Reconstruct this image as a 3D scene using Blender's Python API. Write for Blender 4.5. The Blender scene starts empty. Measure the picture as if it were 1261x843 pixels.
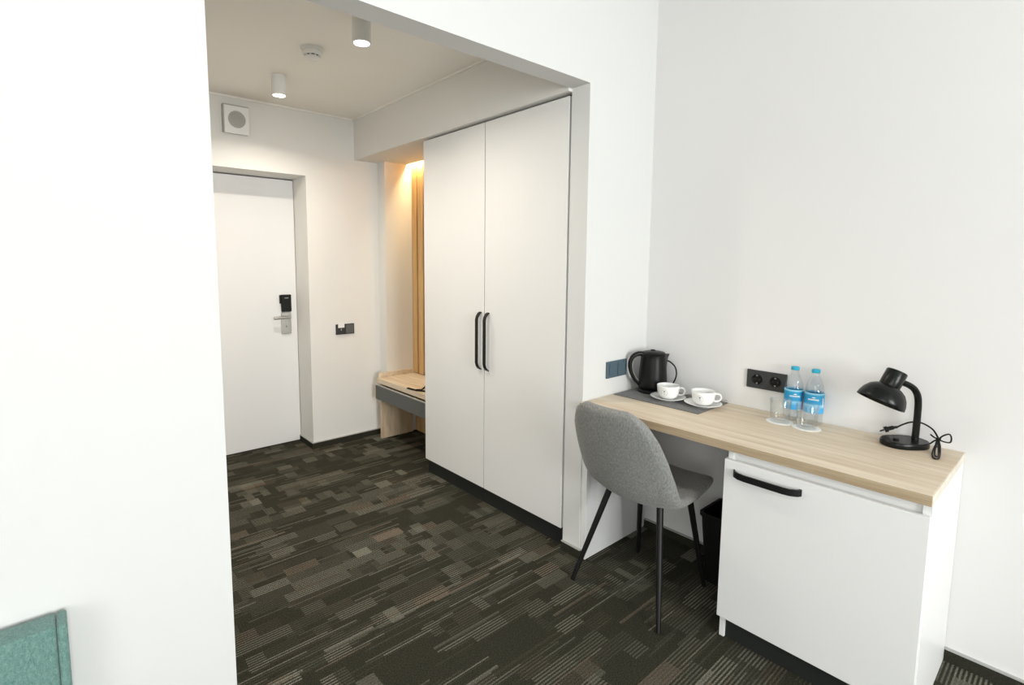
import bpy, bmesh, math, random
from mathutils import Vector, Matrix
random.seed(7)
SC = bpy.context.scene
COL = SC.collection
PI = math.pi

# ------------------------------------------------------------------ camera
W_PX, H_PX = 1261.0, 843.0
F_PX, PX, PY = 637.38, 591.67, 387.96
YAW, PITCH, ROLL = -0.6971, -0.1025, 0.0041
CAM = Vector((-2.3396, -1.4692, 1.3815))
fwd = Vector((-math.sin(YAW) * math.cos(PITCH), math.cos(YAW) * math.cos(PITCH), math.sin(PITCH)))
rgt = Vector((math.cos(YAW), math.sin(YAW), 0))
upv = rgt.cross(fwd)
r2 = rgt * math.cos(ROLL) + upv * math.sin(ROLL)
u2 = upv * math.cos(ROLL) - rgt * math.sin(ROLL)
cd = bpy.data.cameras.new('camera'); cam = bpy.data.objects.new('camera', cd); COL.objects.link(cam)
cam.matrix_world = Matrix(((r2.x, u2.x, -fwd.x, CAM.x), (r2.y, u2.y, -fwd.y, CAM.y), (r2.z, u2.z, -fwd.z, CAM.z), (0, 0, 0, 1)))
cd.sensor_fit = 'HORIZONTAL'; cd.sensor_width = 36.0
cd.lens = F_PX / W_PX * 36.0
cd.shift_x = (W_PX / 2 - PX) / W_PX
cd.shift_y = (PY - H_PX / 2) / W_PX
cd.clip_start = 0.02
SC.camera = cam

# ------------------------------------------------------------------ world, light, exposure
wd = bpy.data.worlds.new('sky'); SC.world = wd; wd.use_nodes = True
wd.node_tree.nodes['Background'].inputs[0].default_value = (0.86, 0.93, 1.0, 1)
wd.node_tree.nodes['Background'].inputs[1].default_value = 1.0
SC.view_settings.view_transform = 'Standard'
SC.view_settings.look = 'None'
SC.view_settings.gamma = 1.0
SC.view_settings.use_curve_mapping = False
SC.view_settings.exposure = 0.06
SC.cycles.transparent_max_bounces = 32

def area_light(name, loc, rot, sx, sy, power, color=(1, 1, 1), shape='RECTANGLE', parent=None, spread=PI):
    l = bpy.data.lights.new(name, 'AREA'); l.shape = shape; l.size = sx
    if shape in ('RECTANGLE', 'ELLIPSE'): l.size_y = sy
    l.energy = power; l.color = color; l.spread = spread
    o = bpy.data.objects.new(name, l); COL.objects.link(o); o.location = loc; o.rotation_euler = rot
    if parent: o.parent = parent
    return o
ROOM_Y = -4.60          # wall with the invented window, behind the camera
ROOM_X = -4.60
ROOM_Z = 2.80
ADDED_WIN = (-2.80, -1.15, 0.60, 2.55)  # invented window, placed to match how the light falls
area_light('added_window_daylight', ((ADDED_WIN[0] + ADDED_WIN[1]) / 2, ROOM_Y - 0.16, (ADDED_WIN[2] + ADDED_WIN[3]) / 2), (math.radians(90), 0, 0),
           ADDED_WIN[1] - ADDED_WIN[0], ADDED_WIN[3] - ADDED_WIN[2], 208, (1.0, 0.99, 0.975))
ADDED_WIN2 = (-3.90, -1.70, 0.60, 2.55)     # second invented window, added in the left wall to brighten the right wall
area_light('added_side_window_daylight', (ROOM_X - 0.18, (ADDED_WIN2[0] + ADDED_WIN2[1]) / 2, (ADDED_WIN2[2] + ADDED_WIN2[3]) / 2), (math.radians(90), 0, math.radians(-90)),
           ADDED_WIN2[1] - ADDED_WIN2[0], ADDED_WIN2[3] - ADDED_WIN2[2], 62, (1.0, 0.99, 0.975))

# ------------------------------------------------------------------ materials
def srgb(r, g, b):
    f = lambda c: (c / 255 / 12.92) if c / 255 <= 0.04045 else ((c / 255 + 0.055) / 1.055) ** 2.4
    return (f(r), f(g), f(b), 1.0)

class N:
    """tiny node-expression helper"""
    def __init__(s, mat): s.t = mat.node_tree; s.n = s.t.nodes; s.l = s.t.links
    def put(s, sock, v):
        if hasattr(v, 'is_linked'): s.l.new(v, sock)
        elif v is not None:
            try: sock.default_value = v
            except Exception: sock.default_value = (v, v, v)
    def m(s, op, a, b=None, c=None, clamp=False):
        n = s.n.new('ShaderNodeMath'); n.operation = op; n.use_clamp = clamp
        for i, v in enumerate((a, b, c)):
            if v is not None: s.put(n.inputs[i], v)
        return n.outputs[0]
    def xyz(s, x, y, z=0.0):
        n = s.n.new('ShaderNodeCombineXYZ')
        for i, v in enumerate((x, y, z)): s.put(n.inputs[i], v)
        return n.outputs[0]
    def coord(s, kind='Object'): return s.n.new('ShaderNodeTexCoord').outputs[kind]
    def sep(s, v):
        n = s.n.new('ShaderNodeSeparateXYZ'); s.put(n.inputs[0], v); return n.outputs
    def map(s, v, scale=(1, 1, 1)):
        n = s.n.new('ShaderNodeMapping'); s.put(n.inputs[0], v); n.inputs['Scale'].default_value = scale; return n.outputs[0]
    def noise(s, v, scale=5, detail=3, rough=0.55, dist=0.0):
        n = s.n.new('ShaderNodeTexNoise'); s.put(n.inputs['Vector'], v); n.inputs['Scale'].default_value = scale
        n.inputs['Detail'].default_value = detail; n.inputs['Roughness'].default_value = rough; n.inputs['Distortion'].default_value = dist
        return n.outputs[0]
    def white(s, v):
        n = s.n.new('ShaderNodeTexWhiteNoise'); n.noise_dimensions = '3D'; s.put(n.inputs['Vector'], v); return n.outputs[0]
    def ramp(s, f, stops, const=False):
        n = s.n.new('ShaderNodeValToRGB'); s.put(n.inputs[0], f); e = n.color_ramp.elements
        if const: n.color_ramp.interpolation = 'CONSTANT'
        while len(e) < len(stops): e.new(0.5)
        for i, (p, c) in enumerate(stops): e[i].position = p; e[i].color = c
        return n.outputs[0]
    def mix(s, f, a, b, mode='MIX'):
        n = s.n.new('ShaderNodeMix'); n.data_type = 'RGBA'; n.blend_type = mode
        s.put(n.inputs[0], f); s.put(n.inputs[6], a); s.put(n.inputs[7], b); return n.outputs[2]
    def bump(s, h, strength=0.2, dist=0.002):
        n = s.n.new('ShaderNodeBump'); n.inputs['Strength'].default_value = strength; n.inputs['Distance'].default_value = dist
        s.put(n.inputs['Height'], h); return n.outputs[0]

def mat(name, color=(0.8, 0.8, 0.8, 1), rough=0.5, metal=0.0, spec=0.5, coat=0.0):
    m = bpy.data.materials.new(name); m.use_nodes = True
    b = m.node_tree.nodes['Principled BSDF']
    b.inputs['Base Color'].default_value = color; b.inputs['Roughness'].default_value = rough
    b.inputs['Metallic'].default_value = metal; b.inputs['Specular IOR Level'].default_value = spec
    b.inputs['Coat Weight'].default_value = coat
    return m, b, N(m)

M = {}
def paint(name, col, rough=0.85, var=0.02, bump=0.08, scale=180):
    m, b, n = mat(name, col, rough, spec=0.25)
    o = n.coord()
    f = n.noise(o, 2.5, 3)
    lo = tuple(c * (1 - var) for c in col[:3]) + (1,)
    n.put(b.inputs['Base Color'], n.mix(f, lo, col))
    n.put(b.inputs['Normal'], n.bump(n.noise(o, scale, 4), bump, 0.001))
    M[name] = m
paint('wall_white', (0.715, 0.718, 0.706, 1))
paint('wall_white_lifted', (0.76, 0.75, 0.738, 1))  # same paint as the other walls, tone lifted to offset weaker light
paint('hall_paint', (0.80, 0.79, 0.76, 1))
paint('ceiling_paint', (0.93, 0.905, 0.85, 1))
paint('laminate_white', (0.80, 0.80, 0.788, 1), 0.38, 0.012, 0.03, 400)
paint('door_white', (0.80, 0.80, 0.795, 1), 0.42, 0.015, 0.03, 300)
paint('plastic_white', (0.82, 0.82, 0.80, 1), 0.4, 0.01, 0.0)
paint('plastic_grey', (0.42, 0.42, 0.40, 1), 0.5, 0.03, 0.02)
paint('laminate_dark', (0.022, 0.024, 0.022, 1), 0.5, 0.1, 0.05)
paint('laminate_grey', (0.115, 0.12, 0.115, 1), 0.5, 0.06, 0.05)
paint('plastic_anthracite', (0.045, 0.047, 0.048, 1), 0.45, 0.05, 0.02)
paint('plastic_bluegrey', (0.085, 0.125, 0.155, 1), 0.4, 0.05, 0.02)
paint('black_metal', (0.008, 0.008, 0.008, 1), 0.42, 0.1, 0.04)
paint('black_plastic', (0.005, 0.005, 0.005, 1), 0.36, 0.1, 0.05, 500)
paint('black_gloss', (0.006, 0.007, 0.006, 1), 0.27, 0.1, 0.0)
paint('bin_black', (0.006, 0.006, 0.006, 1), 0.6, 0.1, 0.05)
paint('ceramic', (0.83, 0.83, 0.81, 1), 0.15, 0.01, 0.0)
paint('print_dark', (0.04, 0.04, 0.04, 1), 0.5, 0.1, 0.0)
paint('print_grey', (0.36, 0.36, 0.35, 1), 0.5, 0.1, 0.0)
paint('paper_white', (0.84, 0.84, 0.82, 1), 0.8, 0.01, 0.05)
paint('cap_blue', (0.035, 0.40, 0.58, 1), 0.4, 0.05, 0.0)
paint('strap_black', (0.010, 0.008, 0.008, 1), 0.8, 0.1, 0.15)

m, b, n = mat('steel', (0.55, 0.54, 0.51, 1), 0.35, 1.0)
o = n.coord(); f = n.noise(n.map(o, (20, 20, 400)), 3, 2)
n.put(b.inputs['Base Color'], n.mix(f, (0.42, 0.41, 0.39, 1), (0.62, 0.61, 0.58, 1))); M['steel'] = m

def wood(name, axis, light, dark, rough=0.5):
    m, b, n = mat(name, light, rough, spec=0.3)
    o = n.coord()
    sc = [26, 26, 26]; sc[axis] = 1.6
    f1 = n.noise(n.map(o, sc), 1.0, 5, 0.62, 0.6)
    sc2 = [210, 210, 210]; sc2[axis] = 7
    f2 = n.noise(n.map(o, sc2), 1.0, 3, 0.6)
    g = n.m('ADD', n.m('MULTIPLY', f1, 0.65), n.m('MULTIPLY', f2, 0.35))
    c = n.ramp(g, [(0.30, dark), (0.47, tuple(0.5 * (a + d) for a, d in zip(light, dark))), (0.62, light)])
    n.put(b.inputs['Base Color'], c)
    n.put(b.inputs['Normal'], n.bump(g, 0.12, 0.001))
    M[name] = m
wood('oak_y', 1, srgb(226, 213, 192), srgb(193, 171, 144))
wood('oak_dark', 1, srgb(186, 168, 140), srgb(152, 130, 102))
wood('oak_pale', 1, srgb(222, 217, 204), srgb(200, 192, 175))
wood('oak_z', 2, srgb(222, 203, 176), srgb(184, 160, 130))
wood('pine_z', 2, srgb(224, 190, 138), srgb(190, 148, 92))

# carpet: rows of small woven rectangles running along x, some dashed, some plain
def carpet(name, dim=1.0):
    m, b, n = mat(name, (0.03, 0.03, 0.025, 1), 0.95, spec=0.1)
    o = n.coord(); x, y, z = n.sep(o)
    def layer(w, h, seed, period, keep):
        row = n.m('FLOOR', n.m('DIVIDE', y, h))
        rr = n.white(n.xyz(row, seed, 1.3))
        sh = n.m('MULTIPLY', rr, 7.0)
        xs = n.m('ADD', x, sh)
        ww = n.m('MULTIPLY', n.m('ADD', 0.55, n.white(n.xyz(row, seed, 9.1))), w)
        colm = n.m('FLOOR', n.m('DIVIDE', xs, ww))
        r1 = n.white(n.xyz(row, colm, seed)); r3 = n.white(n.xyz(row, colm, seed + 5.5))
        xc = n.m('SUBTRACT', n.m('MULTIPLY', colm, ww), sh); yc = n.m('MULTIPLY', row, h)
        zone = n.noise(n.xyz(xc, yc, seed * 0.13 + 2.0), 3.4, 1)
        p = n.m('ADD', n.m('MULTIPLY', r1, 0.55), n.m('MULTIPLY', n.m('SUBTRACT', zone, 0.5), 2.2))
        on = n.m('GREATER_THAN', p, keep)
        solid = n.m('GREATER_THAN', r3, 0.80)
        wob = n.m('MULTIPLY', n.m('SINE', n.m('MULTIPLY', x, 900.0)), 0.10)
        ph = n.m('FRACT', n.m('ADD', n.m('DIVIDE', y, period), wob))
        st = n.m('GREATER_THAN', ph, 0.58)
        a = n.m('MULTIPLY', on, n.m('MAXIMUM', n.m('MULTIPLY', solid, 0.62), st))
        am = n.white(n.xyz(colm, row, seed + 2.2))
        amp = n.m('ADD', 0.10, n.m('MULTIPLY', n.m('MULTIPLY', am, am), 0.90))
        return n.m('MULTIPLY', a, amp), n.m('MULTIPLY', on, n.m('GREATER_THAN', n.white(n.xyz(colm, row, seed + 3.7)), 0.82))
    A, brA = layer(0.140, 0.0600, 3.0, 0.0120, 0.37)
    B, brB = layer(0.065, 0.0840, 11.0, 0.0120, 0.45)
    Cc, brC = layer(0.260, 0.0120, 23.0, 0.0120, 0.43)
    v = n.m('MAXIMUM', n.m('MAXIMUM', A, n.m('MULTIPLY', B, 0.8)), n.m('MULTIPLY', Cc, 0.8))
    yarn = n.noise(o, 230, 2, 0.75)
    yarn2 = n.noise(o, 140, 2, 0.6)
    base = n.mix(yarn2, srgb(38, 38, 30), srgb(60, 59, 49))
    lightc = n.mix(n.m('MAXIMUM', brA, brC), srgb(128, 126, 114), srgb(120, 108, 95))
    c = n.mix(v, base, lightc)
    k = n.m('MAXIMUM', 0.25, n.m('ADD', -0.75, n.m('MULTIPLY', yarn, 3.5)))
    c = n.mix(1.0, c, n.xyz(k, k, k), 'MULTIPLY')
    n.put(b.inputs['Base Color'], c)
    n.put(b.inputs['Normal'], n.bump(n.m('ADD', yarn, n.m('MULTIPLY', v, 0.4)), 0.5, 0.004))
    M[name] = m
carpet('carpet')
m, b, n = mat('carpet_edge', (0.03, 0.03, 0.025, 1), 0.95, spec=0.1)
f = n.noise(n.coord(), 300, 2, 0.7)
n.put(b.inputs['Base Color'], n.mix(f, srgb(22, 23, 18), srgb(66, 65, 55)))
M['carpet_edge'] = m

def fabric(name, a, c, scale=900, bump=0.35):
    m, b, n = mat(name, a, 0.95, spec=0.15)
    b.inputs['Sheen Weight'].default_value = 0.25
    o = n.coord()
    f = n.noise(o, scale, 2, 0.7); g = n.noise(n.map(o, (1, 1, 0.35)), scale * 0.45, 2, 0.6)
    n.put(b.inputs['Base Color'], n.mix(n.m('ADD', n.m('MULTIPLY', f, 1.4), n.m('MULTIPLY', n.m('SUBTRACT', g, 0.7), 1.2), clamp=True), a, c))
    n.put(b.inputs['Normal'], n.bump(n.m('ADD', f, g), bump, 0.002)); M[name] = m
fabric('fabric_grey', (0.11, 0.111, 0.104, 1), (0.37, 0.372, 0.355, 1), 480)
fabric('fabric_teal', (0.07, 0.17, 0.155, 1), (0.22, 0.35, 0.31, 1), 420, 0.5)
fabric('felt_mat', (0.045, 0.045, 0.042, 1), (0.16, 0.158, 0.15, 1), 520, 0.3)

def clear(name, tint=(1, 1, 1, 1), edge=0.5, rough=0.02, body=0.06):
    m = bpy.data.materials.new(name); m.use_nodes = True; n = N(m); t = m.node_tree
    for nd in list(t.nodes): t.nodes.remove(nd)
    out = t.nodes.new('ShaderNodeOutputMaterial')
    tr = t.nodes.new('ShaderNodeBsdfTransparent'); tr.inputs[0].default_value = tint
    gl = t.nodes.new('ShaderNodeBsdfGlossy'); gl.inputs['Roughness'].default_value = rough
    lw = t.nodes.new('ShaderNodeLayerWeight'); lw.inputs[0].default_value = 0.35
    mx = t.nodes.new('ShaderNodeMixShader')
    n.put(mx.inputs[0], n.m('ADD', body, n.m('MULTIPLY', lw.outputs['Facing'], edge)))
    t.links.new(tr.outputs[0], mx.inputs[1]); t.links.new(gl.outputs[0], mx.inputs[2]); t.links.new(mx.outputs[0], out.inputs[0])
    M[name] = m
clear('clear_glass', (0.99, 0.995, 0.99, 1), 0.42, 0.02, 0.03)
clear('clear_water', (0.99, 0.995, 1.0, 1), 0.12, 0.02, 0.0)
clear('clear_bottle', (0.985, 0.995, 1.0, 1), 0.32, 0.05, 0.04)
clear('window_glass', (0.98, 0.99, 0.99, 1), 0.2, 0.0, 0.03)

def emit(name, col, s):
    m, b, n = mat(name, col, 0.4)
    b.inputs['Emission Color'].default_value = col; b.inputs['Emission Strength'].default_value = s; M[name] = m
emit('lens_glow', (1.0, 0.95, 0.86, 1), 14.0)
emit('led_glow', (1.0, 0.74, 0.40, 1), 220.0)

m, b, n = mat('bottle_label', srgb(40, 150, 205), 0.45)
x, y, z = n.sep(n.coord())
n.put(b.inputs['Base Color'], n.ramp(n.m('DIVIDE', z, 0.15), [(0.0, srgb(45, 165, 225)), (0.42, srgb(70, 170, 225)), (0.52, srgb(150, 205, 232)), (0.56, srgb(40, 150, 200)), (0.78, srgb(28, 150, 198)), (0.84, srgb(170, 225, 240))]))
M['bottle_label'] = m

# ------------------------------------------------------------------ mesh helpers
def box(bm, x0, x1, y0, y1, z0, z1, bev=0.0, seg=2):
    r = bmesh.ops.create_cube(bm, size=1.0)
    vs = r['verts']
    sx, sy, sz = abs(x1 - x0), abs(y1 - y0), abs(z1 - z0)
    for v in vs:
        v.co = Vector(((x0 + x1) / 2 + v.co.x * sx, (y0 + y1) / 2 + v.co.y * sy, (z0 + z1) / 2 + v.co.z * sz))
    if bev > 0:
        es = list({e for v in vs for e in v.link_edges})
        bmesh.ops.bevel(bm, geom=es, offset=bev, segments=seg, affect='EDGES', profile=0.5)
    return bm
def B(x0, x1, y0, y1, z0, z1, bev=0.0, seg=2): return box(bmesh.new(), x0, x1, y0, y1, z0, z1, bev, seg)

def lathe(bm, prof, seg=40, mtx=None, close_ends=True):
    rings = []
    for r, z in prof:
        if r < 1e-6: rings.append([bm.verts.new((0, 0, z))])
        else: rings.append([bm.verts.new((r * math.cos(2 * PI * i / seg), r * math.sin(2 * PI * i / seg), z)) for i in range(seg)])
    for a, b_ in zip(rings, rings[1:]):
        for i in range(seg):
            j = (i + 1) % seg
            if len(a) == 1 and len(b_) == 1: continue
            if len(a) == 1: bm.faces.new((a[0], b_[j], b_[i]))
            elif len(b_) == 1: bm.faces.new((a[i], a[j], b_[0]))
            else: bm.faces.new((a[i], a[j], b_[j], b_[i]))
    if mtx is not None:
        for ring in rings:
            for v in ring: v.co = mtx @ v.co
    bmesh.ops.recalc_face_normals(bm, faces=bm.faces)
    return bm

def catmull(pts, sub=8, closed=False):
    pts = [Vector(p) for p in pts]; out = []
    n_ = len(pts); rng = range(n_ if closed else n_ - 1)
    for i in rng:
        if closed: p0, p1, p2, p3 = pts[i - 1], pts[i], pts[(i + 1) % n_], pts[(i + 2) % n_]
        else: p0, p1, p2, p3 = pts[max(i - 1, 0)], pts[i], pts[i + 1], pts[min(i + 2, n_ - 1)]
        for k in range(sub):
            t = k / sub
            out.append(0.5 * ((2 * p1) + (p2 - p0) * t + (2 * p0 - 5 * p1 + 4 * p2 - p3) * t * t + (3 * p1 - p0 - 3 * p2 + p3) * t ** 3))
    if not closed: out.append(pts[-1])
    return out

def tube(bm, pts, rad, seg=10, closed=False, flat=1.0, up=None):
    """sweep a circle (or an ellipse flattened by `flat`) along pts; rad may be a list"""
    pts = [Vector(p) for p in pts]; n_ = len(pts)
    rads = rad if isinstance(rad, (list, tuple)) else [rad] * n_
    rings = []; prev = None
    for i, p in enumerate(pts):
        a = pts[i - 1] if (i > 0 or closed) else p
        b_ = pts[(i + 1) % n_] if (i < n_ - 1 or closed) else p
        t = (b_ - a).normalized()
        if prev is None:
            ref = Vector(up) if up else (Vector((0, 0, 1)) if abs(t.z) < 0.9 else Vector((1, 0, 0)))
            nn = (ref - t * ref.dot(t)).normalized()
        else: nn = (prev - t * prev.dot(t)).normalized()
        prev = nn; bb = t.cross(nn)
        rings.append([bm.verts.new(p + nn * (math.cos(2 * PI * k / seg) * rads[i]) + bb * (math.sin(2 * PI * k / seg) * rads[i] * flat)) for k in range(seg)])
    for i in range(n_ if closed else n_ - 1):
        a, b_ = rings[i], rings[(i + 1) % n_]
        for k in range(seg):
            j = (k + 1) % seg; bm.faces.new((a[k], a[j], b_[j], b_[k]))
    if not closed: bm.faces.new(rings[0][::-1]); bm.faces.new(rings[-1])
    bmesh.ops.recalc_face_normals(bm, faces=bm.faces)
    return bm

def bar(bm, pts, w, t, side):
    """sweep a rectangle: width w along fixed direction `side`, thickness t across the path"""
    side = Vector(side).normalized(); pts = [Vector(p) for p in pts]; rings = []
    for i, p in enumerate(pts):
        a = pts[max(i - 1, 0)]; b_ = pts[min(i + 1, len(pts) - 1)]
        tn = (b_ - a).normalized(); nn = tn.cross(side).normalized()
        rings.append([bm.verts.new(p + side * sx * w / 2 + nn * sy * t / 2) for sx, sy in ((-1, -1), (1, -1), (1, 1), (-1, 1))])
    for a, b_ in zip(rings, rings[1:]):
        for k in range(4): bm.faces.new((a[k], a[(k + 1) % 4], b_[(k + 1) % 4], b_[k]))
    bm.faces.new(rings[0][::-1]); bm.faces.new(rings[-1])
    bmesh.ops.recalc_face_normals(bm, faces=bm.faces)
    return bm

def prism(bm, poly, z0, z1):
    a = [bm.verts.new((p[0], p[1], z0)) for p in poly]; c = [bm.verts.new((p[0], p[1], z1)) for p in poly]
    k = len(poly)
    bm.faces.new(a[::-1]); bm.faces.new(c)
    for i in range(k): bm.faces.new((a[i], a[(i + 1) % k], c[(i + 1) % k], c[i]))
    bmesh.ops.recalc_face_normals(bm, faces=bm.faces)
    return bm

def obj(name, bm, material, parent=None, smooth=False, shift=None, angle=40):
    if shift is not None: bmesh.ops.translate(bm, vec=-Vector(shift), verts=bm.verts)
    me = bpy.data.meshes.new(name)
    if smooth:
        lim = math.radians(angle)
        for f in bm.faces: f.smooth = True
        for e in bm.edges:
            if len(e.link_faces) == 2 and e.calc_face_angle(0) > lim: e.smooth = False
    bm.to_mesh(me); bm.free()
    me.materials.append(M[material])
    o = bpy.data.objects.new(name, me); COL.objects.link(o)
    if parent: o.parent = parent
    return o
def tag(o, label, cat, group=None):
    o['label'] = label; o['category'] = cat
    if group: o['group'] = group
    return o
def thing(name, label, cat, loc=(0, 0, 0), rotz=0.0, group=None):
    o = bpy.data.objects.new(name, None); COL.objects.link(o); o.empty_display_size = 0.05
    o.location = loc; o.rotation_euler = (0, 0, rotz)
    return tag(o, label, cat, group)
def struct(name, bm, material, parent=None, label=None, smooth=False):
    o = obj(name, bm, material, parent, smooth)
    if not parent: o['kind'] = 'structure'
    if label: o['label'] = label
    return o
def copy_tree(root, loc, label=None, rotz=None, parent=None):
    r = root.copy(); COL.objects.link(r); r.parent = parent
    if loc is not None: r.location = loc
    if rotz is not None: r.rotation_euler = (0, 0, rotz)
    if label: r['label'] = label
    for ch in list(root.children): copy_tree(ch, None, parent=r)
    return r

# ------------------------------------------------------------------ the room shell
XO, XL, ZO, TW = -0.500, -1.999, 2.147, 0.101     # opening: right jamb, left jamb, lintel, wall thickness
D, DR, ZD, XDR, XDL = 2.174, 2.414, 1.979, -0.897, -1.86
ZC, XB, ZB = 2.425, -0.523, 2.133
HX0 = -2.02
def smooth_box(parts):
    bm = bmesh.new()
    for p in parts: box(bm, *p)
    return bm
struct('floor', B(ROOM_X, 0.0, ROOM_Y, 2.62, -0.06, 0.0), 'carpet', label='dark olive grey carpet woven with small dashed rectangles')
struct('wall_right', B(0.0, 0.12, ROOM_Y - 0.1, 2.62, 0, ROOM_Z), 'wall_white_lifted', label='white painted wall behind the desk, tone lifted for weaker light')
struct('wall_left', smooth_box([(ROOM_X - .12, ROOM_X, ROOM_Y - .1, ADDED_WIN2[0], 0, ROOM_Z), (ROOM_X - .12, ROOM_X, ADDED_WIN2[1], TW, 0, ROOM_Z),
       (ROOM_X - .12, ROOM_X, ADDED_WIN2[0], ADDED_WIN2[1], 0, ADDED_WIN2[2]), (ROOM_X - .12, ROOM_X, ADDED_WIN2[0], ADDED_WIN2[1], ADDED_WIN2[3], ROOM_Z)]), 'wall_white')
YM = (ADDED_WIN2[0] + ADDED_WIN2[1]) / 2; FX0, FX1 = ROOM_X - .09, ROOM_X - .03
wn2 = struct('added_window_2', smooth_box([(FX0, FX1, ADDED_WIN2[0], ADDED_WIN2[0] + .06, ADDED_WIN2[2], ADDED_WIN2[3]), (FX0, FX1, ADDED_WIN2[1] - .06, ADDED_WIN2[1], ADDED_WIN2[2], ADDED_WIN2[3]),
       (FX0, FX1, ADDED_WIN2[0] + .06, ADDED_WIN2[1] - .06, ADDED_WIN2[2], ADDED_WIN2[2] + .06), (FX0, FX1, ADDED_WIN2[0] + .06, ADDED_WIN2[1] - .06, ADDED_WIN2[3] - .06, ADDED_WIN2[3]),
       (FX0, FX1, YM - .04, YM + .04, ADDED_WIN2[2] + .06, ADDED_WIN2[3] - .06)]), 'plastic_white')  # frame of the side window added for its light
for a, c in ((ADDED_WIN2[0] + .06, YM - .04), (YM + .04, ADDED_WIN2[1] - .06)):
    struct('pane', B(FX0 + .024, FX0 + .03, a, c, ADDED_WIN2[2] + .06, ADDED_WIN2[3] - .06), 'window_glass', wn2)
# partition with the wide opening, as one joined mesh
bm = bmesh.new()
out = [(ROOM_X, 0), (XL, 0), (XL, ZO), (XO, ZO), (XO, 0), (0, 0), (0, ROOM_Z), (ROOM_X, ROOM_Z)]
fa = [bm.verts.new((p[0], 0, p[1])) for p in out]; fb = [bm.verts.new((p[0], TW, p[1])) for p in out]
bm.faces.new(fa); bm.faces.new(fb[::-1])
for i in range(8): bm.faces.new((fa[i], fb[i], fb[(i + 1) % 8], fa[(i + 1) % 8]))
bmesh.ops.recalc_face_normals(bm, faces=bm.faces)
struct('wall_divider', bm, 'wall_white', label='white partition wall with a wide opening to the hall')
# wall behind the camera, with the invented window
struct('wall_back', smooth_box([(ROOM_X, ADDED_WIN[0], ROOM_Y - 0.12, ROOM_Y, 0, ROOM_Z), (ADDED_WIN[1], 0, ROOM_Y - 0.12, ROOM_Y, 0, ROOM_Z),
       (ADDED_WIN[0], ADDED_WIN[1], ROOM_Y - 0.12, ROOM_Y, 0, ADDED_WIN[2]), (ADDED_WIN[0], ADDED_WIN[1], ROOM_Y - 0.12, ROOM_Y, ADDED_WIN[3], ROOM_Z)]), 'wall_white')
wn = struct('added_window_1', smooth_box([(ADDED_WIN[0], ADDED_WIN[0] + .06, ROOM_Y - .09, ROOM_Y - .03, ADDED_WIN[2], ADDED_WIN[3]), (ADDED_WIN[1] - .06, ADDED_WIN[1], ROOM_Y - .09, ROOM_Y - .03, ADDED_WIN[2], ADDED_WIN[3]),
       (ADDED_WIN[0] + .06, ADDED_WIN[1] - .06, ROOM_Y - .09, ROOM_Y - .03, ADDED_WIN[2], ADDED_WIN[2] + .06), (ADDED_WIN[0] + .06, ADDED_WIN[1] - .06, ROOM_Y - .09, ROOM_Y - .03, ADDED_WIN[3] - .06, ADDED_WIN[3]),
       ((ADDED_WIN[0] + ADDED_WIN[1]) / 2 - .04, (ADDED_WIN[0] + ADDED_WIN[1]) / 2 + .04, ROOM_Y - .09, ROOM_Y - .03, ADDED_WIN[2] + .06, ADDED_WIN[3] - .06)]), 'plastic_white')  # frame of the invented window that lets in the daylight
for a, c in ((ADDED_WIN[0] + .06, (ADDED_WIN[0] + ADDED_WIN[1]) / 2 - .04), ((ADDED_WIN[0] + ADDED_WIN[1]) / 2 + .04, ADDED_WIN[1] - .06)):
    struct('pane', B(a, c, ROOM_Y - .066, ROOM_Y - .06, ADDED_WIN[2] + .06, ADDED_WIN[3] - .06), 'window_glass', wn)
struct('ceiling', B(ROOM_X, 0.0, ROOM_Y - 0.1, TW, ROOM_Z, ROOM_Z + 0.1), 'wall_white')
# hall
struct('ceiling_hall', B(HX0, 0.0, TW, 2.62, ZC, ZC + 0.1), 'ceiling_paint', label='warm white hall ceiling')
struct('wall_hall', B(HX0 - 0.1, HX0, TW, 2.62, 0, ZC), 'hall_paint')
bm = bmesh.new()
out = [(HX0, 0), (XDL, 0), (XDL, ZD), (XDR, ZD), (XDR, 0), (0, 0), (0, ZC), (HX0, ZC)]
fa = [bm.verts.new((p[0], D, p[1])) for p in out]; fb = [bm.verts.new((p[0], 2.62, p[1])) for p in out]
bm.faces.new(fa); bm.faces.new(fb[::-1])
for i in range(8): bm.faces.new((fa[i], fb[i], fb[(i + 1) % 8], fa[(i + 1) % 8]))
bmesh.ops.recalc_face_normals(bm, faces=bm.faces)
struct('wall_far', bm, 'hall_paint', label='warm white end wall of the hall around the entrance door')
SLOT0, SLOT1, NB = -0.128, -0.082, -0.082          # light slot and niche back
PY0 = 2.068                                        # niche side panel face
struct('wall_niche', B(-0.330, 0.0, PY0, D, 0, ZB + 0.12), 'hall_paint', label='boxed-out side of the bench niche on the end wall')
struct('ceiling_bulkhead', smooth_box([(XB, SLOT0, TW, D, ZB, ZC), (SLOT0, 0.0, TW, D, 2.26, ZC), (SLOT0, 0.0, TW, 1.29, ZB, 2.26)]), 'hall_paint',
       label='dropped bulkhead above wardrobe and bench niche')
struct('trim_1', B(HX0, XB - 0.012, D - 0.010, D, ZC - 0.010, ZC), 'ceiling_paint', label='thin pale bead where end wall meets ceiling')
struct('trim_2', B(XB - 0.010, XB, TW, D, ZC - 0.010, ZC), 'ceiling_paint', label='thin pale bead where bulkhead meets ceiling')
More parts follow.
